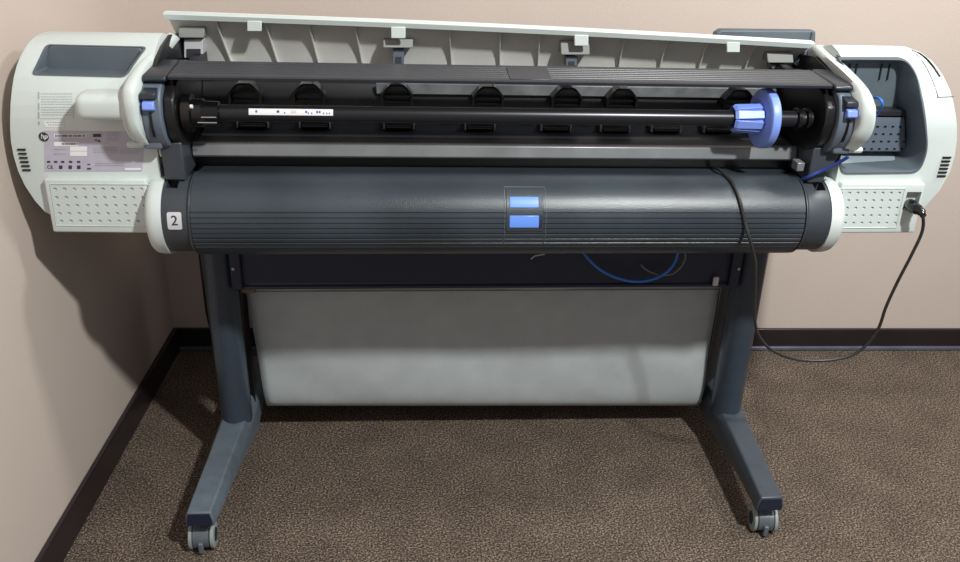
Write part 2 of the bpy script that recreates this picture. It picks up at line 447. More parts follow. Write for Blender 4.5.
# --- white side arms, grey latch plates, black side walls
ARM = [(.06, 1.000), (-.04, 1.000), (-.14, 1.0), (-.245, .990), (-.268, .978), (-.277, .95), (-.268, .917), (-.236, .888), (-.20, .878), (.05, .87)]
def arm(side):
    x0, x1 = sorted((side*.652, side*.682))
    bm = new(); profx(bm, [tuple(p) for p in round_poly(ARM, [.005,.03,.03,.02,.012,.02,.02,.02,.01,.005], 5)], x0, x1)
    o = link('side_arm', bm, WHITE, PR, .006, 3, bang=50)
    x0, x1 = sorted((side*.618, side*.652))
    pf = [(.0, .99), (-.2, 1.0), (-.238, .992)]+[(-.19-.073*math.cos(t), .94+.073*math.sin(t)) for t in [math.radians(d) for d in range(38, -60, -8)]]+[(-.13, .872), (0, .872)]
    bm = new(); profx(bm, pf, x0, x1)
    m = link('latch_plate', bm, MOON, PR, .003, 2, bang=50)
    xm = side*.636
    bm = new()   # blue lock button
    profx(bm, [(-.262, .972), (-.272, .97), (-.276, .958), (-.262, .952)], xm-.010, xm+.010)
    link('lock_button', bm, BLUE, m, .002)
    bm = new()
    profx(bm, [(-.2655, .951), (-.2655, .925), (-.259, .907), (-.25, .9), (-.25, .95)], xm-.0018, xm+.0018)
    link('slot', bm, BLACKS, m)
    bm = new()
    profx(bm, [(-.24, .99), (-.268, .985), (-.270, .975), (-.24, .972)], xm-.013, xm+.013)
    link('catch', bm, STRIP, m, .002)
    # black inner side wall
    x0, x1 = sorted((side*.598, side*.618))
    bm = new(); profx(bm, [(.05, 1.0), (-.21, .995), (-.245, .97), (-.252, .94), (-.243, .905), (-.215, .878), (-.18, .866), (.05, .866)], x0, x1)
    link('inner_side_wall', bm, BLACK, PR, .004)
    dz_ = 0 if side < 0 else -.022
    bm = new(); profx(bm, [(-.215, .97), (-.205, 1.0+dz_), (-.16, 1.022+dz_), (-.11, 1.037+dz_), (-.05, 1.047+dz_), (.05, 1.035+dz_), (.1, 1.0), (.1, .9), (-.2, .9)], *sorted((side*(.640 if side < 0 else .650), side*(.6475 if side < 0 else .6575))))
    link('rear_side_plate', bm, BLACK, PR, .002)
    # lower upright between the two roll bays
    xa_, xb_ = (.640, .637) if side < 0 else (.660, .630)
    bm = new(); prism(bm, [(side*.600, -.224, .885), (side*xa_, -.224, .885), (side*xb_, -.224, .812), (side*.600, -.224, .812)], (0, .17, 0))
    link('side_upright', bm, ENDG, PR, .003)
    x0, x1 = sorted((side*.630, side*.662))
    bm = new(); profx(bm, [(-.243, .892), (-.243, .878), (-.19, .872), (-.19, .886)], x0, x1)
    link('latch_foot', bm, MOON, PR, .003)
    bm = new(); box(bm, *sorted((side*.662, side*.695)), -.236, -.20, .876, .889)
    link('arm_nub', bm, WHITE, PR, .006, 3)
arm(-1); arm(1)
def crest(L, Rr, Ys, side):
    bm = new(); rings = []
    n = 24
    def curve(pp): return spline([(a, b, 0) for a, b in pp], 8)
    cl, cr, cy_ = curve(L), curve(Rr), spline([(y, 0, 0) for y in Ys], 8)
    for p, q, y in zip(cl, cr, cy_):
        A = atY(p.x, p.y, y.x); B = atY(q.x, q.y, y.x); fd = min(1, len(rings)/22); D = Vector((0, .012+.033*fd, -.006-.014*fd))
        m_ = (A+B)/2+Vector((0, -.004, .004))
        rings.append([bm.verts.new(v) for v in (A+D, A, A.lerp(m_, .5)+Vector((0,-.002,.002)), m_, B.lerp(m_, .5)+Vector((0,-.002,.002)), B, B+D)])
    for P_, Q_ in zip(rings, rings[1:]):
        for k in range(7): bm.faces.new((P_[k], P_[(k+1) % 7], Q_[(k+1) % 7], Q_[k]))
    bm.faces.new(rings[0]); bm.faces.new(rings[-1][::-1]); link('arm_crest', bm, WHITE, PR, angle=75)
crest([(168,33),(155,48),(135,67),(123,86),(122.5,102),(126,120),(132,135),(142,146)], [(178,37),(161,54),(146,67),(137,84),(135.5,101),(137,119),(141,132),(148,144)], [-.03,-.115,-.20,-.265,-.281,-.279,-.270,-.248], -1)
crest([(813,46),(837,66),(856,85),(860.5,98),(861.5,112),(859.5,126),(854,138),(846,148)], [(825,47),(855,75),(869,91),(874,101),(876,114),(874,128),(868,140),(857,150)], [-.03,-.16,-.245,-.272,-.281,-.279,-.270,-.248], 1)
# handle block on the left arm
a = atY(72.5, 92.5, -.262); b = atY(139, 122, -.262); a.z -= .003
bm = new(); hz = (a.z-b.z)/2; hc = (a.z+b.z)/2; rings = []
for dx_, f in ((0, .55), (.0015, .75), (.005, .9), (.010, .98), (.016, 1), (.05, 1), (-.664-a.x, 1.02)):
    rg = []
    for k in range(40):
        t = 2*PI*k/40; ct, st_ = math.cos(t), math.sin(t)
        rg.append(bm.verts.new((a.x+dx_, -.235+.036*f*math.copysign(abs(ct)**.62, ct), hc+(hz*f)*math.copysign(abs(st_)**.62, st_))))
    rings.append(rg)
for A_, B_ in zip(rings, rings[1:]):
    for k in range(40): bm.faces.new((A_[k], A_[(k+1) % 40], B_[(k+1) % 40], B_[k]))
bm.faces.new(rings[0]); bm.faces.new(rings[-1][::-1]); link('handle_block', bm, WHITE, PR, angle=60)
# small guide blocks
for px, py, m in ((164.5, 151, CREAM), (799.5, 166, LIPM)):
    p = atY(px, py, -.21); bm = new(); box(bm, p.x-.008, p.x+.007, -.218, -.19, p.z-.009, p.z+.009)
    link('guide_block', bm, m, PR, .002)

# --- central housing behind the roll bays
bm = new(); profx(bm, [(-.095, .80), (.0, .80), (.0, .70), (.34, .70), (.36, .93), (.10, .955), (-.02, .955), (-.035, .93), (-.035, .868), (-.095, .862)], -.60, .60)
link('housing', bm, BLACK, PR, .004)
for s in (-1, 1):
    bm = new(); profx(bm, [(.0, .70), (.34, .70), (.36, .93), (.10, .955), (.0, .955)], *sorted((s*.60, s*.652)))
    link('housing_end', bm, DARK, PR, .004)
# ribbed top strip
top = [(-.232, 1.0015), (-.233, 1.006), (-.229, 1.008)]
n = 7
for k in range(n):
    y0 = -.222+k*.0125; z0 = 1.0085+k*.0008
    top += [(y0, z0), (y0+.0085, z0+.0008), (y0+.0095, z0-.0012), (y0+.0115, z0-.0010)]
top += [(-.128, 1.014), (-.118, 1.008), (-.118, 1.0), (-.225, 1.0005)]
bm = new(); profx(bm, top, -.607, .607); link('ribbed_cover', bm, STRIP, PR)
for s in (-1, 1):
    bm = new(); profx(bm, [(-.238, .999), (-.238, 1.006), (-.229, 1.0095), (-.18, 1.012), (-.128, 1.0155), (-.112, 1.008), (-.112, .99), (-.22, .996)], *sorted((s*.610, s*.651)))
    link('cover_end', bm, STRIP, PR, .003)
bm = new()
P = [atY(a, b, -.2) for a, b in ((509, 67), (551, 68), (549, 76), (512, 75))]
sx = [p.x for p in P]; profx(bm, [(-.224, 1.0065), (-.224, 1.0095), (-.15, 1.0148), (-.15, 1.010)], sx[0], sx[1]); link('cover_joint', bm, STRIP, PR, .001)

# cavity: grey rear plate and curved guide
bm = new(); box(bm, -.25, .56, -.043, -.036, .936, .957); link('rear_plate', bm, PLATE, PR, .001)
for s in (-.19, -.02): pass
bm = new(); profx(bm, [(-.034, .905), (-.05, .882), (-.08, .871), (-.145, .866), (-.152, .862), (-.145, .858), (-.034, .862)], -.592, .592); link('paper_guide', bm, DARK, PR, .002)
bm = new(); profx(bm, [(-.150, .866), (-.158, .862), (-.163, .842), (-.160, .838), (-.150, .846), (-.146, .860)], -.5975, .5975); link('grey_lip', bm, LIPM, PR, .001)
bm = new(); profx(bm, [(-.095, .86), (-.13, .835), (-.13, .79), (-.095, .79)], -.60, .60); link('lower_guide', bm, BLACK, PR, .002)
# pivoting flaps above the rod and rollers below it
def flap(px, py, big=True):
    p = atY(px, py+1, -.065); x, z = p.x, p.z; w, h = .032, .021
    arc = [(-w, -h), (-w, .0)]+[(-w*.95+w*1.9*t, h*.1+h*.9*min(1, math.sin(PI*t)*1.25)) for t in [k/12 for k in range(0, 13)]]+[(w, 0), (w, -h)]
    inn = [(a*.86, b*.84-.001) for a, b in arc]
    bm = new(); n = len(arc)
    A = [bm.verts.new((x+a, -.072, z+b)) for a, b in arc]; B = [bm.verts.new((x+a, -.072, z+b)) for a, b in inn]
    A2 = [bm.verts.new((x+a, -.04, z+b)) for a, b in arc]; B2 = [bm.verts.new((x+a, -.04, z+b)) for a, b in inn]
    for i in range(n-1):
        bm.faces.new((A[i], A[i+1], B[i+1], B[i])); bm.faces.new((A[i], A[i+1], A2[i+1], A2[i])); bm.faces.new((B[i], B[i+1], B2[i+1], B2[i]))
    o = link('guide_flap', bm, BLACKS, PR)
    bm = new(); box(bm, x-.026, x+.026, -.062, -.055, z-.010, z-.003); link('flap_bar', bm, DARK, o, .001)
    bm = new(); box(bm, x-.024, x+.024, -.066, -.055, z-.018, z-.014); link('flap_bar', bm, DARK, o, .001)
def roller(px, py):
    p = atY(px, py, -.085); x, z = p.x, p.z; bm = new()
    lathe_x(bm, [(x-.026, .004), (x-.025, .0055), (x+.025, .0055), (x+.026, .004)], -.085, z, 14)
    o = link('guide_roller', bm, BLACKS, PR)
    for s in (-1, 1):
        bm = new(); box(bm, x+s*.030-.0011, x+s*.030+.0011, -.089, -.080, z-.004, z+.009); link('roller_pin', bm, LIPM, o)
    bm = new(); box(bm, x-.034, x+.034, -.08, -.05, z-.006, z+.004); link('roller_seat', bm, BLACK, o, .001)
for px, py in ((245, 92), (309, 92.5), (397, 93), (488, 95), (567, 96), (622, 97), (739, 98)): flap(px, py)
for px, py in ((253, 125.5), (315, 126), (399, 127), (480, 128), (556, 129), (615, 130), (666, 130), (718, 130.5)): roller(px, py)

# --- lower roll cover
CY, CZ, RR = -.2, .7385, .0803
def arcp(r, a0, a1, n): return [(CY+r*math.cos(math.radians(a0+(a1-a0)*k/n)), CZ+r*math.sin(math.radians(a0+(a1-a0)*k/n))) for k in range(n+1)]
prof = [(-.10, .790), (-.115, .81)]+arcp(RR, 74, 152, 16)
a = 153.0
while a < 206:
    prof += arcp(RR, a, a+4.6, 3)+arcp(RR-.0022, a+5.2, a+6.6, 1); a += 7.4
prof += arcp(RR, 213, 262, 8)+[(-.13, .668), (-.10, .69)]
bm = new(); profx(bm, prof, -.586, .584); link('roll_cover', bm, ROLL, PR, angle=25)
for s in (-1, 1):
    xi, xo = s*.587, s*.640
    bm = new(); pf = [(-.10, .78), (-.115, .80)]+arcp(RR-.0005, 78, 262, 26)+[(-.13, .667), (-.10, .69)]
    pf2 = [(-.10, .78), (-.12, .79)]+arcp(RR-.0065, 78, 262, 26)+[(-.13, .673), (-.10, .69)]
    # loft: full section, then stepped down section toward the outer end
    rings = []
    for x, q in ((xi, pf), (s*.589, pf), (s*.595, pf2), (xo, pf2)):
        rings.append([bm.verts.new((x, y, z)) for y, z in q])
    for A, B in zip(rings, rings[1:]):
        for k in range(len(A)): bm.faces.new((A[k], A[(k+1) % len(A)], B[(k+1) % len(A)], B[k]))
    bm.faces.new(rings[0]); bm.faces.new(rings[-1][::-1])
    eo = link('roll_cover_end', bm, ENDG, PR, .0015, 2, bang=60); bake(eo)
    bm = new(); box(bm, *sorted((s*.613, s*.6345)), -.238, -.205, .785, .86)
    carve(eo, bm)
    bm = new(); box(bm, *sorted((s*.606, s*.645)), -.15, -.06, .70, .798); link('end_support', bm, DARK, PR)
    # white end ring
    bm = new(); lathe_x(bm, [(s*.6405, .0775), (s*.655, .0775), (s*.664, .0755), (s*.670, .070), (s*.674, .06)], -.198, .7365, 56)
    link('end_ring', bm, WHITE, PR)
def cyl_hit(px, py, r=RR):                # measured pixel -> angle on the roll cover
    d = ray(px, py); oy, oz = CAM.y-CY, CAM.z-CZ
    A = d.y**2+d.z**2; B = 2*(oy*d.y+oz*d.z); D = B*B-4*A*(oy*oy+oz*oz-r*r)
    t = (-B-math.sqrt(max(D, 0)))/(2*A); p = CAM+d*t
    return p.x, math.degrees(math.atan2(p.z-CZ, p.y-CY)) % 360
def patch(bm, x0, x1, a0, a1, r0, r1, n=8):
    pf = arcp(r1, a0, a1, n)+arcp(r0, a1, a0, n); profx(bm, pf, x0, x1)
x0, a0 = cyl_hit(506, 189.5); x1, a1 = cyl_hit(542.5, 231)
xx0 = min(x0, cyl_hit(506, 225)[0])
bm = new(); patch(bm, xx0, x1, a0, a1, RR-.002, RR+.0012, 10)
wf = link('window_frame', bm, ROLL, PR, .001)
x0, b0 = cyl_hit(509, 197); x1, b1 = cyl_hit(541, 208)
bm = new(); patch(bm, x0+.001, x1-.004, b0, b1, RR, RR+.0025, 6); link('blue_window', bm, BLUEW, wf, .0012)
x0, b2 = cyl_hit(509, 215.5); x1, b3 = cyl_hit(541, 227.5)
bm = new(); patch(bm, x0+.001, x1-.004, b2, b3, RR, RR+.0025, 6); link('blue_window', bm, BLUEW, wf, .0012)
bm = new(); p = cyl_hit(539, 203); patch(bm, p[0]-.001, p[0]+.006, b0, b1, RR, RR+.0024, 5); patch(bm, p[0]-.001, p[0]+.006, b2, b3, RR, RR+.0024, 5); link('window_edge', bm, NAVY, wf)
# thin outline above the window
xa, aa = cyl_hit(504, 187); xb, ab = cyl_hit(544, 243)
bm = new()
pts = [Vector((xa, y, z)) for y, z in arcp(RR+.0003, ab, aa, 10)]+[Vector((xb, y, z)) for y, z in arcp(RR+.0003, aa, ab, 10)]
tube(bm, pts, .0006, 5); link('window_outline', bm, MOON, wf)
# number plate: white rounded label with 2
xc, ac = cyl_hit(174.5, 221, RR-.006)
def on_cyl(u, v, r): t = math.radians(ac)-v/r; return Vector((xc+u, CY+r*math.cos(t), CZ+r*math.sin(t)))
pl = round_poly([(-.013, .0165), (.013, .0165), (.013, -.0165), (-.013, -.0165)], .004, 4)
bm = new()
f = bm.faces.new([bm.verts.new((p[0], p[1], 0)) for p in pl])
for z in [k*.003 for k in range(-5, 6)]: bmesh.ops.bisect_plane(bm, geom=bm.verts[:]+bm.edges[:]+bm.faces[:], plane_co=(0, z, 0), plane_no=(0, 1, 0))
e = bmesh.ops.extrude_face_region(bm, geom=bm.faces[:], use_keep_orig=True); nv = set(g for g in e['geom'] if isinstance(g, bmesh.types.BMVert))
for v in bm.verts: v.co = on_cyl(v.co.x, v.co.y, RR-.0058+(.001 if v in nv else 0))
nl = link('number_label', bm, PALE, PR)
bm = text_mesh('2', .026)
for v in bm.verts: v.co = on_cyl(v.co.x, v.co.y, RR-.0045)
link('numeral', bm, INK, nl, smooth=False)

# --- window lid, raised
HT = [(-.658, -.005, 1.081), (.658, -.005, 1.0465)]          # top edge
HB = [(-.640, .060, .962), (.660, .060, .962)]                    # hinge edge
def lid_pt(s, t, off=0):
    T = Vector(HT[0]).lerp(Vector(HT[1]), s); B = Vector(HB[0]).lerp(Vector(HB[1]), s)
    T.z += .0045*math.sin(PI*s); p = T.lerp(B, t); p.y -= .010*math.sin(PI*t)*-1
    p += Vector((0, -.7, -.7))*off; return p
bm = new(); G = []
for off in (0, -.005):
    G.append([[bm.verts.new(lid_pt(i/16, j/6, off)) for j in range(7)] for i in range(17)])
for L_ in G:
    for i in range(16):
        for j in range(6): bm.faces.new((L_[i][j], L_[i+1][j], L_[i+1][j+1], L_[i][j+1]))
for i in range(16):
    for j in (0, 6): bm.faces.new((G[0][i][j], G[0][i+1][j], G[1][i+1][j], G[1][i][j]))
for j in range(6):
    for i in (0, 16): bm.faces.new((G[0][i][j], G[0][i][j+1], G[1][i][j+1], G[1][i][j]))
lid = link('window_lid', bm, LIDM, PR)
bm = new()
A, B = Vector(HT[0]), Vector(HT[1])
sec = [(-.008, -.011), (-.0105, .0), (-.002, .003), (.008, .002), (.006, -.008)]
sec = [(-.006, -.0125), (-.0105, -.001), (-.002, .0025), (.008, .002), (.006, -.008)]
rr_ = []
for i in range(17):
    u = i/16; c_ = A.lerp(B, u)+Vector((-.003+.006*u, 0, .0045*math.sin(PI*u))); rr_.append([bm.verts.new(c_+Vector((0, y, z))) for y, z in sec])
for ra, rb in zip(rr_, rr_[1:]):
    for k in range(5): bm.faces.new((ra[k], ra[(k+1) % 5], rb[(k+1) % 5], rb[k]))
bm.faces.new(rr_[0]); bm.faces.new(rr_[-1][::-1]); link('lid_edge', bm, WHITE, lid, .001)
def lid_s(px, py, Y=-.005):
    x = atY(px, py, Y).x; return (x-HT[0][0])/(HT[1][0]-HT[0][0])
for px in (217, 266, 309, 355, 449, 500, 540, 625, 668, 709, 757):
    s = lid_s(px, 30+px*.02); bm = new()
    bow = max(0, (400-px)/183)*.004
    a_ = []; b_ = []
    for k in range(9):
        t = k/8; p = lid_pt(s, t, .0); q = lid_pt(s, t, .009); w = Vector((.0011, 0, 0)); sh = Vector((-bow*math.sin(PI*t), 0, 0))
        a_.append([bm.verts.new(v+sh) for v in (p-w, q-w, q+w, p+w)])
    for P_, Q_ in zip(a_, a_[1:]):
        for k in range(4): bm.faces.new((P_[k], P_[(k+1) % 4], Q_[(k+1) % 4], Q_[k]))
    bm.faces.new(a_[0]); bm.faces.new(a_[-1][::-1]); link('lid_rib', bm, LIDM, lid)
def lid_block(px0, px1, py0, py1, o0, o1, m, name, bev=.002, par=None):
    # rectangular block on the inner face
    Y = .0
    s0, s1 = lid_s(px0, (py0+py1)/2, 0), lid_s(px1, (py0+py1)/2, 0)
    def tt(py, s):
        lo, hi = 0, 1
        for _ in range(30):
            mm = (lo+hi)/2; p = lid_pt(s, mm, o1); d = p-CAM; yy = 281-FPX*d.dot(UP)/d.dot(FW)
            if yy < py: lo = mm
            else: hi = mm
        return lo
    sm = (s0+s1)/2; t0, t1 = tt(py0, sm), tt(py1, sm)
    bm = new(); pts = [lid_pt(s, t, o) for o in (o0, o1) for s, t in ((s0, t0), (s1, t0), (s1, t1), (s0, t1))]
    v = [bm.verts.new(p) for p in pts]
    for f in ((0,1,2,3),(4,7,6,5),(0,4,5,1),(1,5,6,2),(2,6,7,3),(3,7,4,0)): bm.faces.new([v[i] for i in f])
    return link(name, bm, m, par or lid, bev)
def face_box(px0, px1, py0, py1, Y, dy, m, name, par, bev=.0015, lean=0):
    p, q, r_, t_ = atY(px0, py0, Y), atY(px1, py0, Y), atY(px1, py1, Y), atY(px0, py1, Y)
    bm = new(); prism(bm, [p+Vector((0, lean, 0)), q+Vector((0, lean, 0)), r_, t_], (0, dy, 0)); return link(name, bm, m, par, bev)
for x0, x1, y0, y1 in ((247, 261.5, 21, 31.5), (391, 405.5, 27, 38.5), (574.5, 588.5, 35, 46), (727, 740, 42, 52.5)):
    face_box(x0, x1, y0, y1, -.014, .006, WHITE, 'lid_tab', lid, .0015)
for x0, x1, y0, y1, u0, u1, v1 in ((178, 204, 27, 38, 184, 203, 58), (383, 413, 40, 48, 393, 404, 64), (561, 590, 41, 55, 566, 577, 66), (768, 794, 53, 63, 772, 786, 69)):
    bk = face_box(x0, x1, y0, y1, .004, .05, BRK, 'hinge_bracket', lid, .002, .006)
    face_box(u0, u1, y1+1.5, v1, .016, .03, PALE if x0 < 200 else MOON, 'hinge_link', bk, .001)
    face_box(u0+2.5, u1-2.5, (y1+v1)/2+1, v1, .0145, .004, INK, 'hinge_gap', bk, 0)
# fins at the lid's right and left ends
for pix in (((795, 65), (806, 50), (812, 49), (818, 68), (805, 70)), ((806, 50), (812, 45), (822, 56), (830, 68), (818, 69))):
    P = [atY(a, b, .02) for a, b in pix]; bm = new(); prism(bm, [(p.x, .02, p.z) for p in P], (0, .012, 0)); link('hinge_fin', bm, MOON, PR, .002)
P = [atY(a, b, .03) for a, b in ((178, 38), (184, 40), (186, 62), (163, 62))]; bm = new(); prism(bm, [(p.x, .03, p.z) for p in P], (0, .012, 0)); link('hinge_fin', bm, MOON, PR, .002)

# --- control panel standing behind the lid
a = atY(722, 30, .3); b = atY(816, 31, .3)
bm = new(); prism(bm, [(a.x-.012, .3, a.z-.008), (a.x, .3, a.z), (b.x, .3, b.z), (b.x+.006, .3, b.z-.035), (b.x+.006, .3, .93), (a.x-.02, .3, .93)], (0, .03, 0))
cp = link('control_panel', bm, RECESS, PR, .004, 3)
bm = new(); box(bm, b.x-.012, b.x-.009, .2985, .301, b.z-.03, b.z-.003); link('panel_seam', bm, INK, cp)

# --- stand
def column(s):
    top = Vector((s*.612, .0, .70)); bot = Vector((-.609 if s < 0 else .622, .01, .11)); bm = new(); rings = []
    for t in (0, .25, .5, .75, 1):
        p = top.lerp(bot, t)
        rings.append([bm.verts.new((p.x+.036*math.cos(k*PI/16), p.y+.046*math.sin(k*PI/16), p.z)) for k in range(32)])
    for A, B in zip(rings, rings[1:]):
        for k in range(32): bm.faces.new((A[k], A[(k+1) % 32], B[(k+1) % 32], B[k]))
    bm.faces.new(rings[0][::-1]); bm.faces.new(rings[-1]); return link('stand_column', bm, STEEL, PR)
column(-1); column(1)
def foot(s, xf, xm):
    stations = [(-.335, xf, .0245, .030, .082, .119), (-.15, xf*.5+xm*.5, .0255, .034, .073, .128), (.04, xm, .028, .040, .055, .137), (.30, xm+.004*s, .026, .036, .075, .125)]
    bm = new(); R = []
    for y, x, wt, wb, zb, zt in stations:
        R.append([bm.verts.new(p) for p in ((x-wt, y, zt), (x+wt, y, zt), (x+wb, y, zt-.022), (x+wb, y, zb), (x-wb, y, zb), (x-wb, y, zt-.022))])
    for A, B in zip(R, R[1:]):
        for k in range(6): bm.faces.new((A[k], A[(k+1) % 6], B[(k+1) % 6], B[k]))
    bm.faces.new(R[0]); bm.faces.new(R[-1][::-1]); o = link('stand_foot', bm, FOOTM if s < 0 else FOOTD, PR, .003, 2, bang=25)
    y, x, wt, wb, zb, zt = stations[0]
    bm = new(); prism(bm, [(x-wt+.003, y-.002, zt-.004), (x+wt-.003, y-.002, zt-.004), (x+wb-.004, y-.002, zt-.022), (x+wb-.004, y-.002, zb+.003), (x-wb+.004, y-.002, zb+.003), (x-wb+.004, y-.002, zt-.022)], (0, .004, 0))
    link('foot_cap', bm, NAVY, o)
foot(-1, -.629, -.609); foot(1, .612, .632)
def caster(x, y, rz):
    root_m = Matrix.Translation((x, y, 0)) @ Matrix.Rotation(rz, 4, 'Z')
    def fin(bm): bmesh.ops.transform(bm, matrix=root_m, verts=bm.verts)
    r = .0305
    bm = new()
    lathe_x(bm, [(-.017, r-.004), (-.0165, r-.001), (.0165, r-.001), (.017, r-.004)], 0, r+.0005, 28)
    for v in bm.verts:
        if v.co.z < .018: v.co.z = .018
    fin(bm); o = link('caster', bm, HOOD, PR)
    for s in (-1, 1):
        bm = new(); x0, x1 = (.018, .027) if s > 0 else (-.027, -.018)
        lathe_x(bm, [(x0, r-.004), (x0+.0015, r-.0006), ((x0+x1)/2, r), (x1-.0015, r-.0006), (x1, r-.004)], 0, r, 32)
        fin(bm); w = link('wheel', bm, RUBBER, o)
        bm = new(); lathe_x(bm, [(s*.0272, .016), (s*.0285, .014)], 0, r, 24); fin(bm); link('wheel_hub', bm, NAVY, w)
    bm = new(); tube(bm, [(0, .008, .05), (0, .008, .095)], .009, 12); fin(bm); link('stem', bm, NAVY, o)
    bm = new(); box(bm, -.005, .005, -.036, -.027, .008, .034); fin(bm); link('brake_tab', bm, MOON, o, .002)
a = atZ(199, 549, 0); b = atZ(768, 531, 0)
caster(-.636, -.302, .05); caster(.620, -.300, -.12); caster(-.606, .28, .2); caster(.628, .28, -.1)

# cross bar, brackets, bolts
bm = new(); profx(bm, [(-.02, .66), (-.024, .50), (-.03, .494), (-.03, .489), (.02, .489), (.02, .66)], -.578, .582); link('cross_bar', bm, NAVY, PR, .002)
for s in (-1, 1):
    bm = new(); box(bm, *sorted((s*.556, s*.580)), -.036, -.02, .49, .68); br = link('bar_bracket', bm, NAVY, PR, .003)
    p = atY(230 if s < 0 else 740, 268.5, -.036)
    bm = new(); prism(bm, [(s*.572+.0035*math.cos(t*PI/6), -.037, p.z+.0035*math.sin(t*PI/6)) for t in range(12)], (0, -.003, 0)); link('bolt', bm, CHROME, br)
bm = new(); box(bm, -.565, -.535, -.005, .01, .468, .487); link('bar_end_piece', bm, BROWN, PR, .001)
bm = new(); p = atY(716, 281, -.035); box(bm, p.x-.006, p.x+.006, -.037, -.03, p.z-.012, p.z+.010); link('bar_clip', bm, PALE, PR, .001)

# --- media basket
def basket():
    rod0 = Vector((-.575, .068, .458)); rod1 = Vector((.592, .068, .456))
    bm = new(); tube(bm, [rod0, rod1], .006, 12); link('basket_rod', bm, BLACK, PR)
    pf = [(.062, .465), (.056, .452), (.060, .42), (.064, .36), (.066, .28), (.066, .20), (.070, .135), (.085, .098), (.13, .072), (.20, .062), (.28, .07), (.34, .11), (.36, .2), (.37, .32)]
    pf = spline([(0, y, z) for y, z in pf], 4)
    bm = new(); G = []
    NX = 60
    for k, p in enumerate(pf):
        row = []
        for i in range(NX+1):
            s = i/NX; x0 = -.569+.019*max(0, min(1, (.45-p.z)/.35)); x1 = .574+.008*max(0, min(1, (.45-p.z)/.35))
            x = x0+(x1-x0)*s
            amp = .0035*math.sin(min(1, k/len(pf)*2)*PI)
            w = amp*(math.sin(s*11+p.z*9)+.6*math.sin(s*23+p.z*31+1.3)+.5*math.sin((s*1.2+p.z*1.6)*17))
            z = p.z + (.006-.022*s)*max(0, min(1, (.45-p.z)/.3))*(1 if k < 32 else .5)
            row.append(bm.verts.new((x, p.y+w, z)))
        G.append(row)
    for k in range(len(pf)-1):
        for i in range(NX): bm.faces.new((G[k][i], G[k][i+1], G[k+1][i+1], G[k+1][i]))
    o = link('basket_fabric', bm, FABRIC, PR)
    sd = o.modifiers.new('t', 'SOLIDIFY'); sd.thickness = .0015
    bm = new(); tube(bm, [(-.558, .0535, .443), (.572, .0535, .4415)], .0014, 8); link('hem_stitching', bm, LIPM, o)
    for s in (-1, 1):
        pts = spline([(s*.580, .085, .455), (s*.583, .09, .36), (s*.583, .092, .24), (s*.588, .11, .14), (s*.61, .18, .09), (s*.64, .28, .09), (s*.67, .36, .20), (s*.675, .38, .36)], 6)
        bm = new(); tube(bm, pts, .008, 10); link('basket_hoop', bm, BLACK, PR)
        bm = new(); cols = [(.073, .574, .10, .455), (.105, .602, .09, .455), (.15, .640, .085, .452), (.26, .70, .09, .45), (.375, .75, .22, .45)]
        g = [[bm.verts.new((s*x+s*o_, y, z0)) for y, x, z0, z1 in cols]+[bm.verts.new((s*x+s*o_, y, z1)) for y, x, z0, z1 in cols] for o_ in (0, .002)]
        for L_ in g:
            for k in range(4): bm.faces.new((L_[k], L_[k+1], L_[k+6], L_[k+5]))
        for k in range(4):
            for q in (0, 5): bm.faces.new((g[0][k+q], g[0][k+q+1], g[1][k+q+1], g[1][k+q]))
        for k in (0, 4): bm.faces.new((g[0][k], g[0][k+5], g[1][k+5], g[1][k]))
        link('basket_side', bm, BLKFAB, PR)
basket()
keep(PR)

# ------------------------------------------------------------------ spindle resting in the open bay
SY, SZ = -.2, .9345
SP = thing('paper_roll_spindle', 'empty black spindle rod with a blue hub disc, lying in the open roll bay', 'spindle', (0, SY, SZ-.0155))
bm = new(); lathe_x(bm, [(-.57, .0152), (.592, .0152)], SY, SZ, 32); link('rod', bm, ROD, SP)
bm = new(); lathe_x(bm, [(-.597, .03), (-.593, .034), (-.578, .034), (-.576, .026), (-.56, .026), (-.555, .022), (-.53, .021), (-.528, .016)], SY, SZ, 32)
eh = link('fixed_hub', bm, BLACKS, SP)
for z in (-.002, -.012):
    bm = new(); tube(bm, [(-.566, SY-.024, SZ+z), (-.532, SY-.024, SZ+z)], .0013, 6); link('hub_pin', bm, CHROME, eh)
bm = new(); p = atY(191, 107, SY-.025); lathe_x(bm, [(p.x-.003, .002), (p.x-.002, .004), (p.x+.002, .004), (p.x+.003, .002)], SY-.022, p.z, 12); link('screw', bm, PAPERW, eh)
for x in (.560, .578):
    bm = new(); lathe_x(bm, [(x, .016), (x+.002, .021), (x+.008, .021), (x+.010, .016)], SY, SZ, 24); link('end_collar', bm, BLACKS, SP)
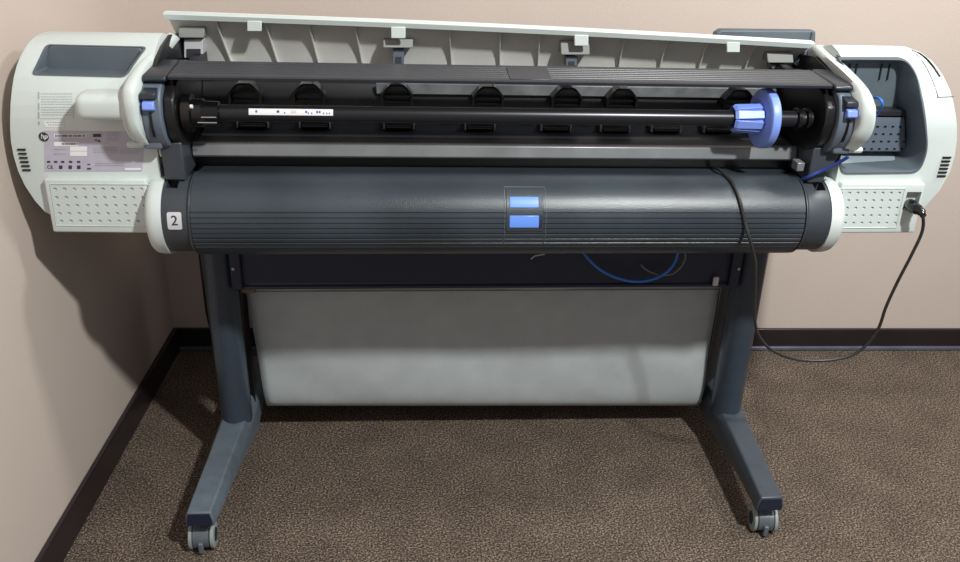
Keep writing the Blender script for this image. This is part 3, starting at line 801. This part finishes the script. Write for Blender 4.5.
# disc
dx = .4905
bm = new(); lathe_x(bm, [(dx-.001, .019), (dx-.001, .051), (dx+.001, .0555), (dx+.004, .057), (dx+.015, .057), (dx+.017, .055), (dx+.017, .019)], SY, SZ, 64)
tz = Matrix.Translation((dx+.008, SY, SZ)) @ Matrix.Rotation(math.radians(4), 4, 'Z') @ Matrix.Translation((-dx-.008, -SY, -SZ))
bmesh.ops.transform(bm, matrix=tz, verts=bm.verts)
dsk = link('hub_disc', bm, BLUE, SP)
bm = new(); lathe_x(bm, [(dx-.038, .0175), (dx-.036, .0205), (dx-.008, .0235), (dx, .0245)], SY, SZ, 40); hb = link('hub_sleeve', bm, BLUE, dsk)
for k in range(8):
    t = 2*PI*k/8+.25; bm = new(); M = Matrix.Translation((0, SY, SZ)) @ Matrix.Rotation(t, 4, 'X')
    v = [bm.verts.new(M @ Vector(c)) for c in ((dx, -.0075, .022), (dx, .0075, .022), (dx-.056, .0085, .0205), (dx-.056, -.0085, .0205), (dx, -.0075, .0285), (dx, .0075, .0285), (dx-.050, .0085, .0255), (dx-.050, -.0085, .0255))]
    for f in ((0,1,2,3),(4,7,6,5),(0,4,5,1),(1,5,6,2),(2,6,7,3),(3,7,4,0)): bm.faces.new([v[i] for i in f])
    link('hub_finger', bm, BLUE, dsk, .001)
# printed strip on the rod
def on_rod(x, deg, r): t = math.radians(deg); return Vector((x, SY+r*math.cos(t), SZ+r*math.sin(t)))
xa, xb = atY(248.5, 110, SY-.014).x, atY(333, 112, SY-.014).x
def rodpatch(bm, x0, x1, a0, a1, r0, r1):
    n = 4; pf = [(SY+r1*math.cos(math.radians(a0+(a1-a0)*k/n)), SZ+r1*math.sin(math.radians(a0+(a1-a0)*k/n))) for k in range(n+1)]
    pf += [(SY+r0*math.cos(math.radians(a1+(a0-a1)*k/n)), SZ+r0*math.sin(math.radians(a1+(a0-a1)*k/n))) for k in range(n+1)]; profx(bm, pf, x0, x1)
bm = new(); rodpatch(bm, xa, xb, 132, 176, .0152, .0157); sl = link('paper_label', bm, PAPERW, SP)
for u in (.08, .33, .34, .67, .80, .83): bm = new(); rodpatch(bm, xa+(xb-xa)*u, xa+(xb-xa)*(u+.022), 145, 160, .0156, .0159); link('blue_print', bm, BLUEP, sl)
for u in (.42, .70, .74, .88, .92, .95): bm = new(); rodpatch(bm, xa+(xb-xa)*u, xa+(xb-xa)*(u+.012), 155, 166, .0156, .0159); link('blue_print', bm, BLUEP, sl)
bm = new(); rodpatch(bm, xa+(xb-xa)*.5, xa+(xb-xa)*.56, 146, 149, .0156, .0159); rodpatch(bm, xa+(xb-xa)*.5, xa+(xb-xa)*.56, 158, 161, .0156, .0159); link('red_print', bm, REDP, sl)
keep(SP)

# ------------------------------------------------------------------ cables
PC = thing('power_cable', 'black power cable looping from the right end down and up over the roll cover', 'cable', (atY(912, 206, -.23).x, -.23, .70))
pts = [atY(912, 208, -.235), atY(919, 212, -.262), atY(923, 217, -.268), atY(922, 232, -.268), atY(912, 254, -.266), atY(897, 283, -.262), atY(886, 307, -.26), atY(877, 331, -.258), atY(858, 352, -.256), atY(832, 360, -.256), atY(800, 360, -.258), atY(775, 352, -.262), atY(760, 338, -.268), atY(754.5, 318, -.274), atY(755, 290, -.284), atY(755, 262, -.294), atY(750, 240, -.297)]
def over(px, py, g=.004):                 # on the roll cover
    x, a_ = cyl_hit(px, py, RR+g); t = math.radians(a_); return Vector((x, CY+(RR+g)*math.cos(t), CZ+(RR+g)*math.sin(t)))
pts += [over(745, 222), over(741, 205), over(737, 192), over(731, 181), over(722, 173)+Vector((0, .01, .002)), atY(712, 167, -.14)]
bm = new(); tube(bm, spline(pts, 8), .0032, 10); link('cord', bm, CABLE, PC)
bm = new()
p0, p1, p2 = atY(908, 203, -.20), atY(915, 208, -.245), atY(921, 212, -.262)
tube(bm, spline([p0, (p0+p1)/2, p1, p2, p2+Vector((.006, -.002, -.008))], 4), [.012]*4+[.0125]*4+[.011]*3+[.0085]*3+[.006]*3, 14)
link('plug', bm, BLACKS, PC)
keep(PC)
def cable(name, label, pts, r, m):
    bm = new(); tube(bm, spline(pts, 8), r, 10); o = link(name, bm, m); o['label'] = label; o['category'] = 'cable'; o['group'] = ''; del o['group']; return o
Yc = -.045
cable('network_cable', 'blue network cable sagging below the charcoal roll cover in front of the dark cross bar', [atY(583, 250, -.10), atY(586, 256, -.07), atY(598, 268, Yc-.01), atY(616, 277.5, Yc-.01), atY(637, 281.5, Yc-.01), atY(655, 278.5, Yc-.01), atY(668, 271, Yc-.01), atY(675.5, 261, -.07), atY(678, 252, -.10)], .0033, CABB)
cable('thin_grey_cable', 'thin grey cable end curling behind the blue network cable under the roll cover', [atY(641, 264.5, Yc+.005), atY(646, 269.5, Yc), atY(658, 274.5, Yc), atY(672, 274, Yc), atY(681, 267, Yc), atY(685, 259, -.06), atY(685, 252, -.09)], .002, CABG)
cable('patch_cable', 'short blue cable loop in the open storage recess beside the right arm', [atY(866, 99, -.13), atY(873, 97.5, -.16), atY(879, 98.5, -.19), atY(882.3, 103, -.20), atY(881, 109, -.19), atY(876, 116, -.16), atY(872, 124, -.13)], .0026, CABB)
cable('blue_lead', 'blue lead running diagonally from the right latch plate down behind the roll cover', [atY(848, 157, -.262), atY(838, 163, -.25), atY(822, 170.5, -.236), atY(809, 176.5, -.231), atY(799, 181, -.21)], .0035, LEAD)
bm = new()
pts = [atY(531, 259, -.036), atY(535, 256, -.039), atY(540, 255, -.038), atY(545, 254, -.036)]
tube(bm, spline(pts, 4), .0016, 6); o = link('tape_scrap', bm, PALE); o['label'] = 'small torn white scrap stuck on the dark cross bar under the roll cover'; o['category'] = 'tape'

# ------------------------------------------------------------------ light
def area(loc, target, size, power, col):
    l = bpy.data.lights.new('ceiling_lamp', 'AREA'); l.shape = 'DISK'; l.size = size; l.energy = power; l.color = col
    o = bpy.data.objects.new('ceiling_lamp', l); C.objects.link(o); o.location = loc
    o.rotation_euler = (Vector(target)-Vector(loc)).to_track_quat('-Z', 'Y').to_euler(); return o
area((.86, -1.75, 2.62), (.1, -.4, .3),   .14, 82, (.98, 1, .97))
area((1.75, -.45, 2.6), (1.1, -.1, .3), .3, 30, (1, .99, .96))
w = bpy.data.worlds.new('world'); scn.world = w; w.use_nodes = True
w.node_tree.nodes['Background'].inputs['Color'].default_value = (.93, .95, 1, 1); w.node_tree.nodes['Background'].inputs['Strength'].default_value = .30
vs = scn.view_settings; vs.view_transform = 'Standard'; vs.look = 'None'; vs.gamma = 1; vs.exposure = 0; vs.use_curve_mapping = False
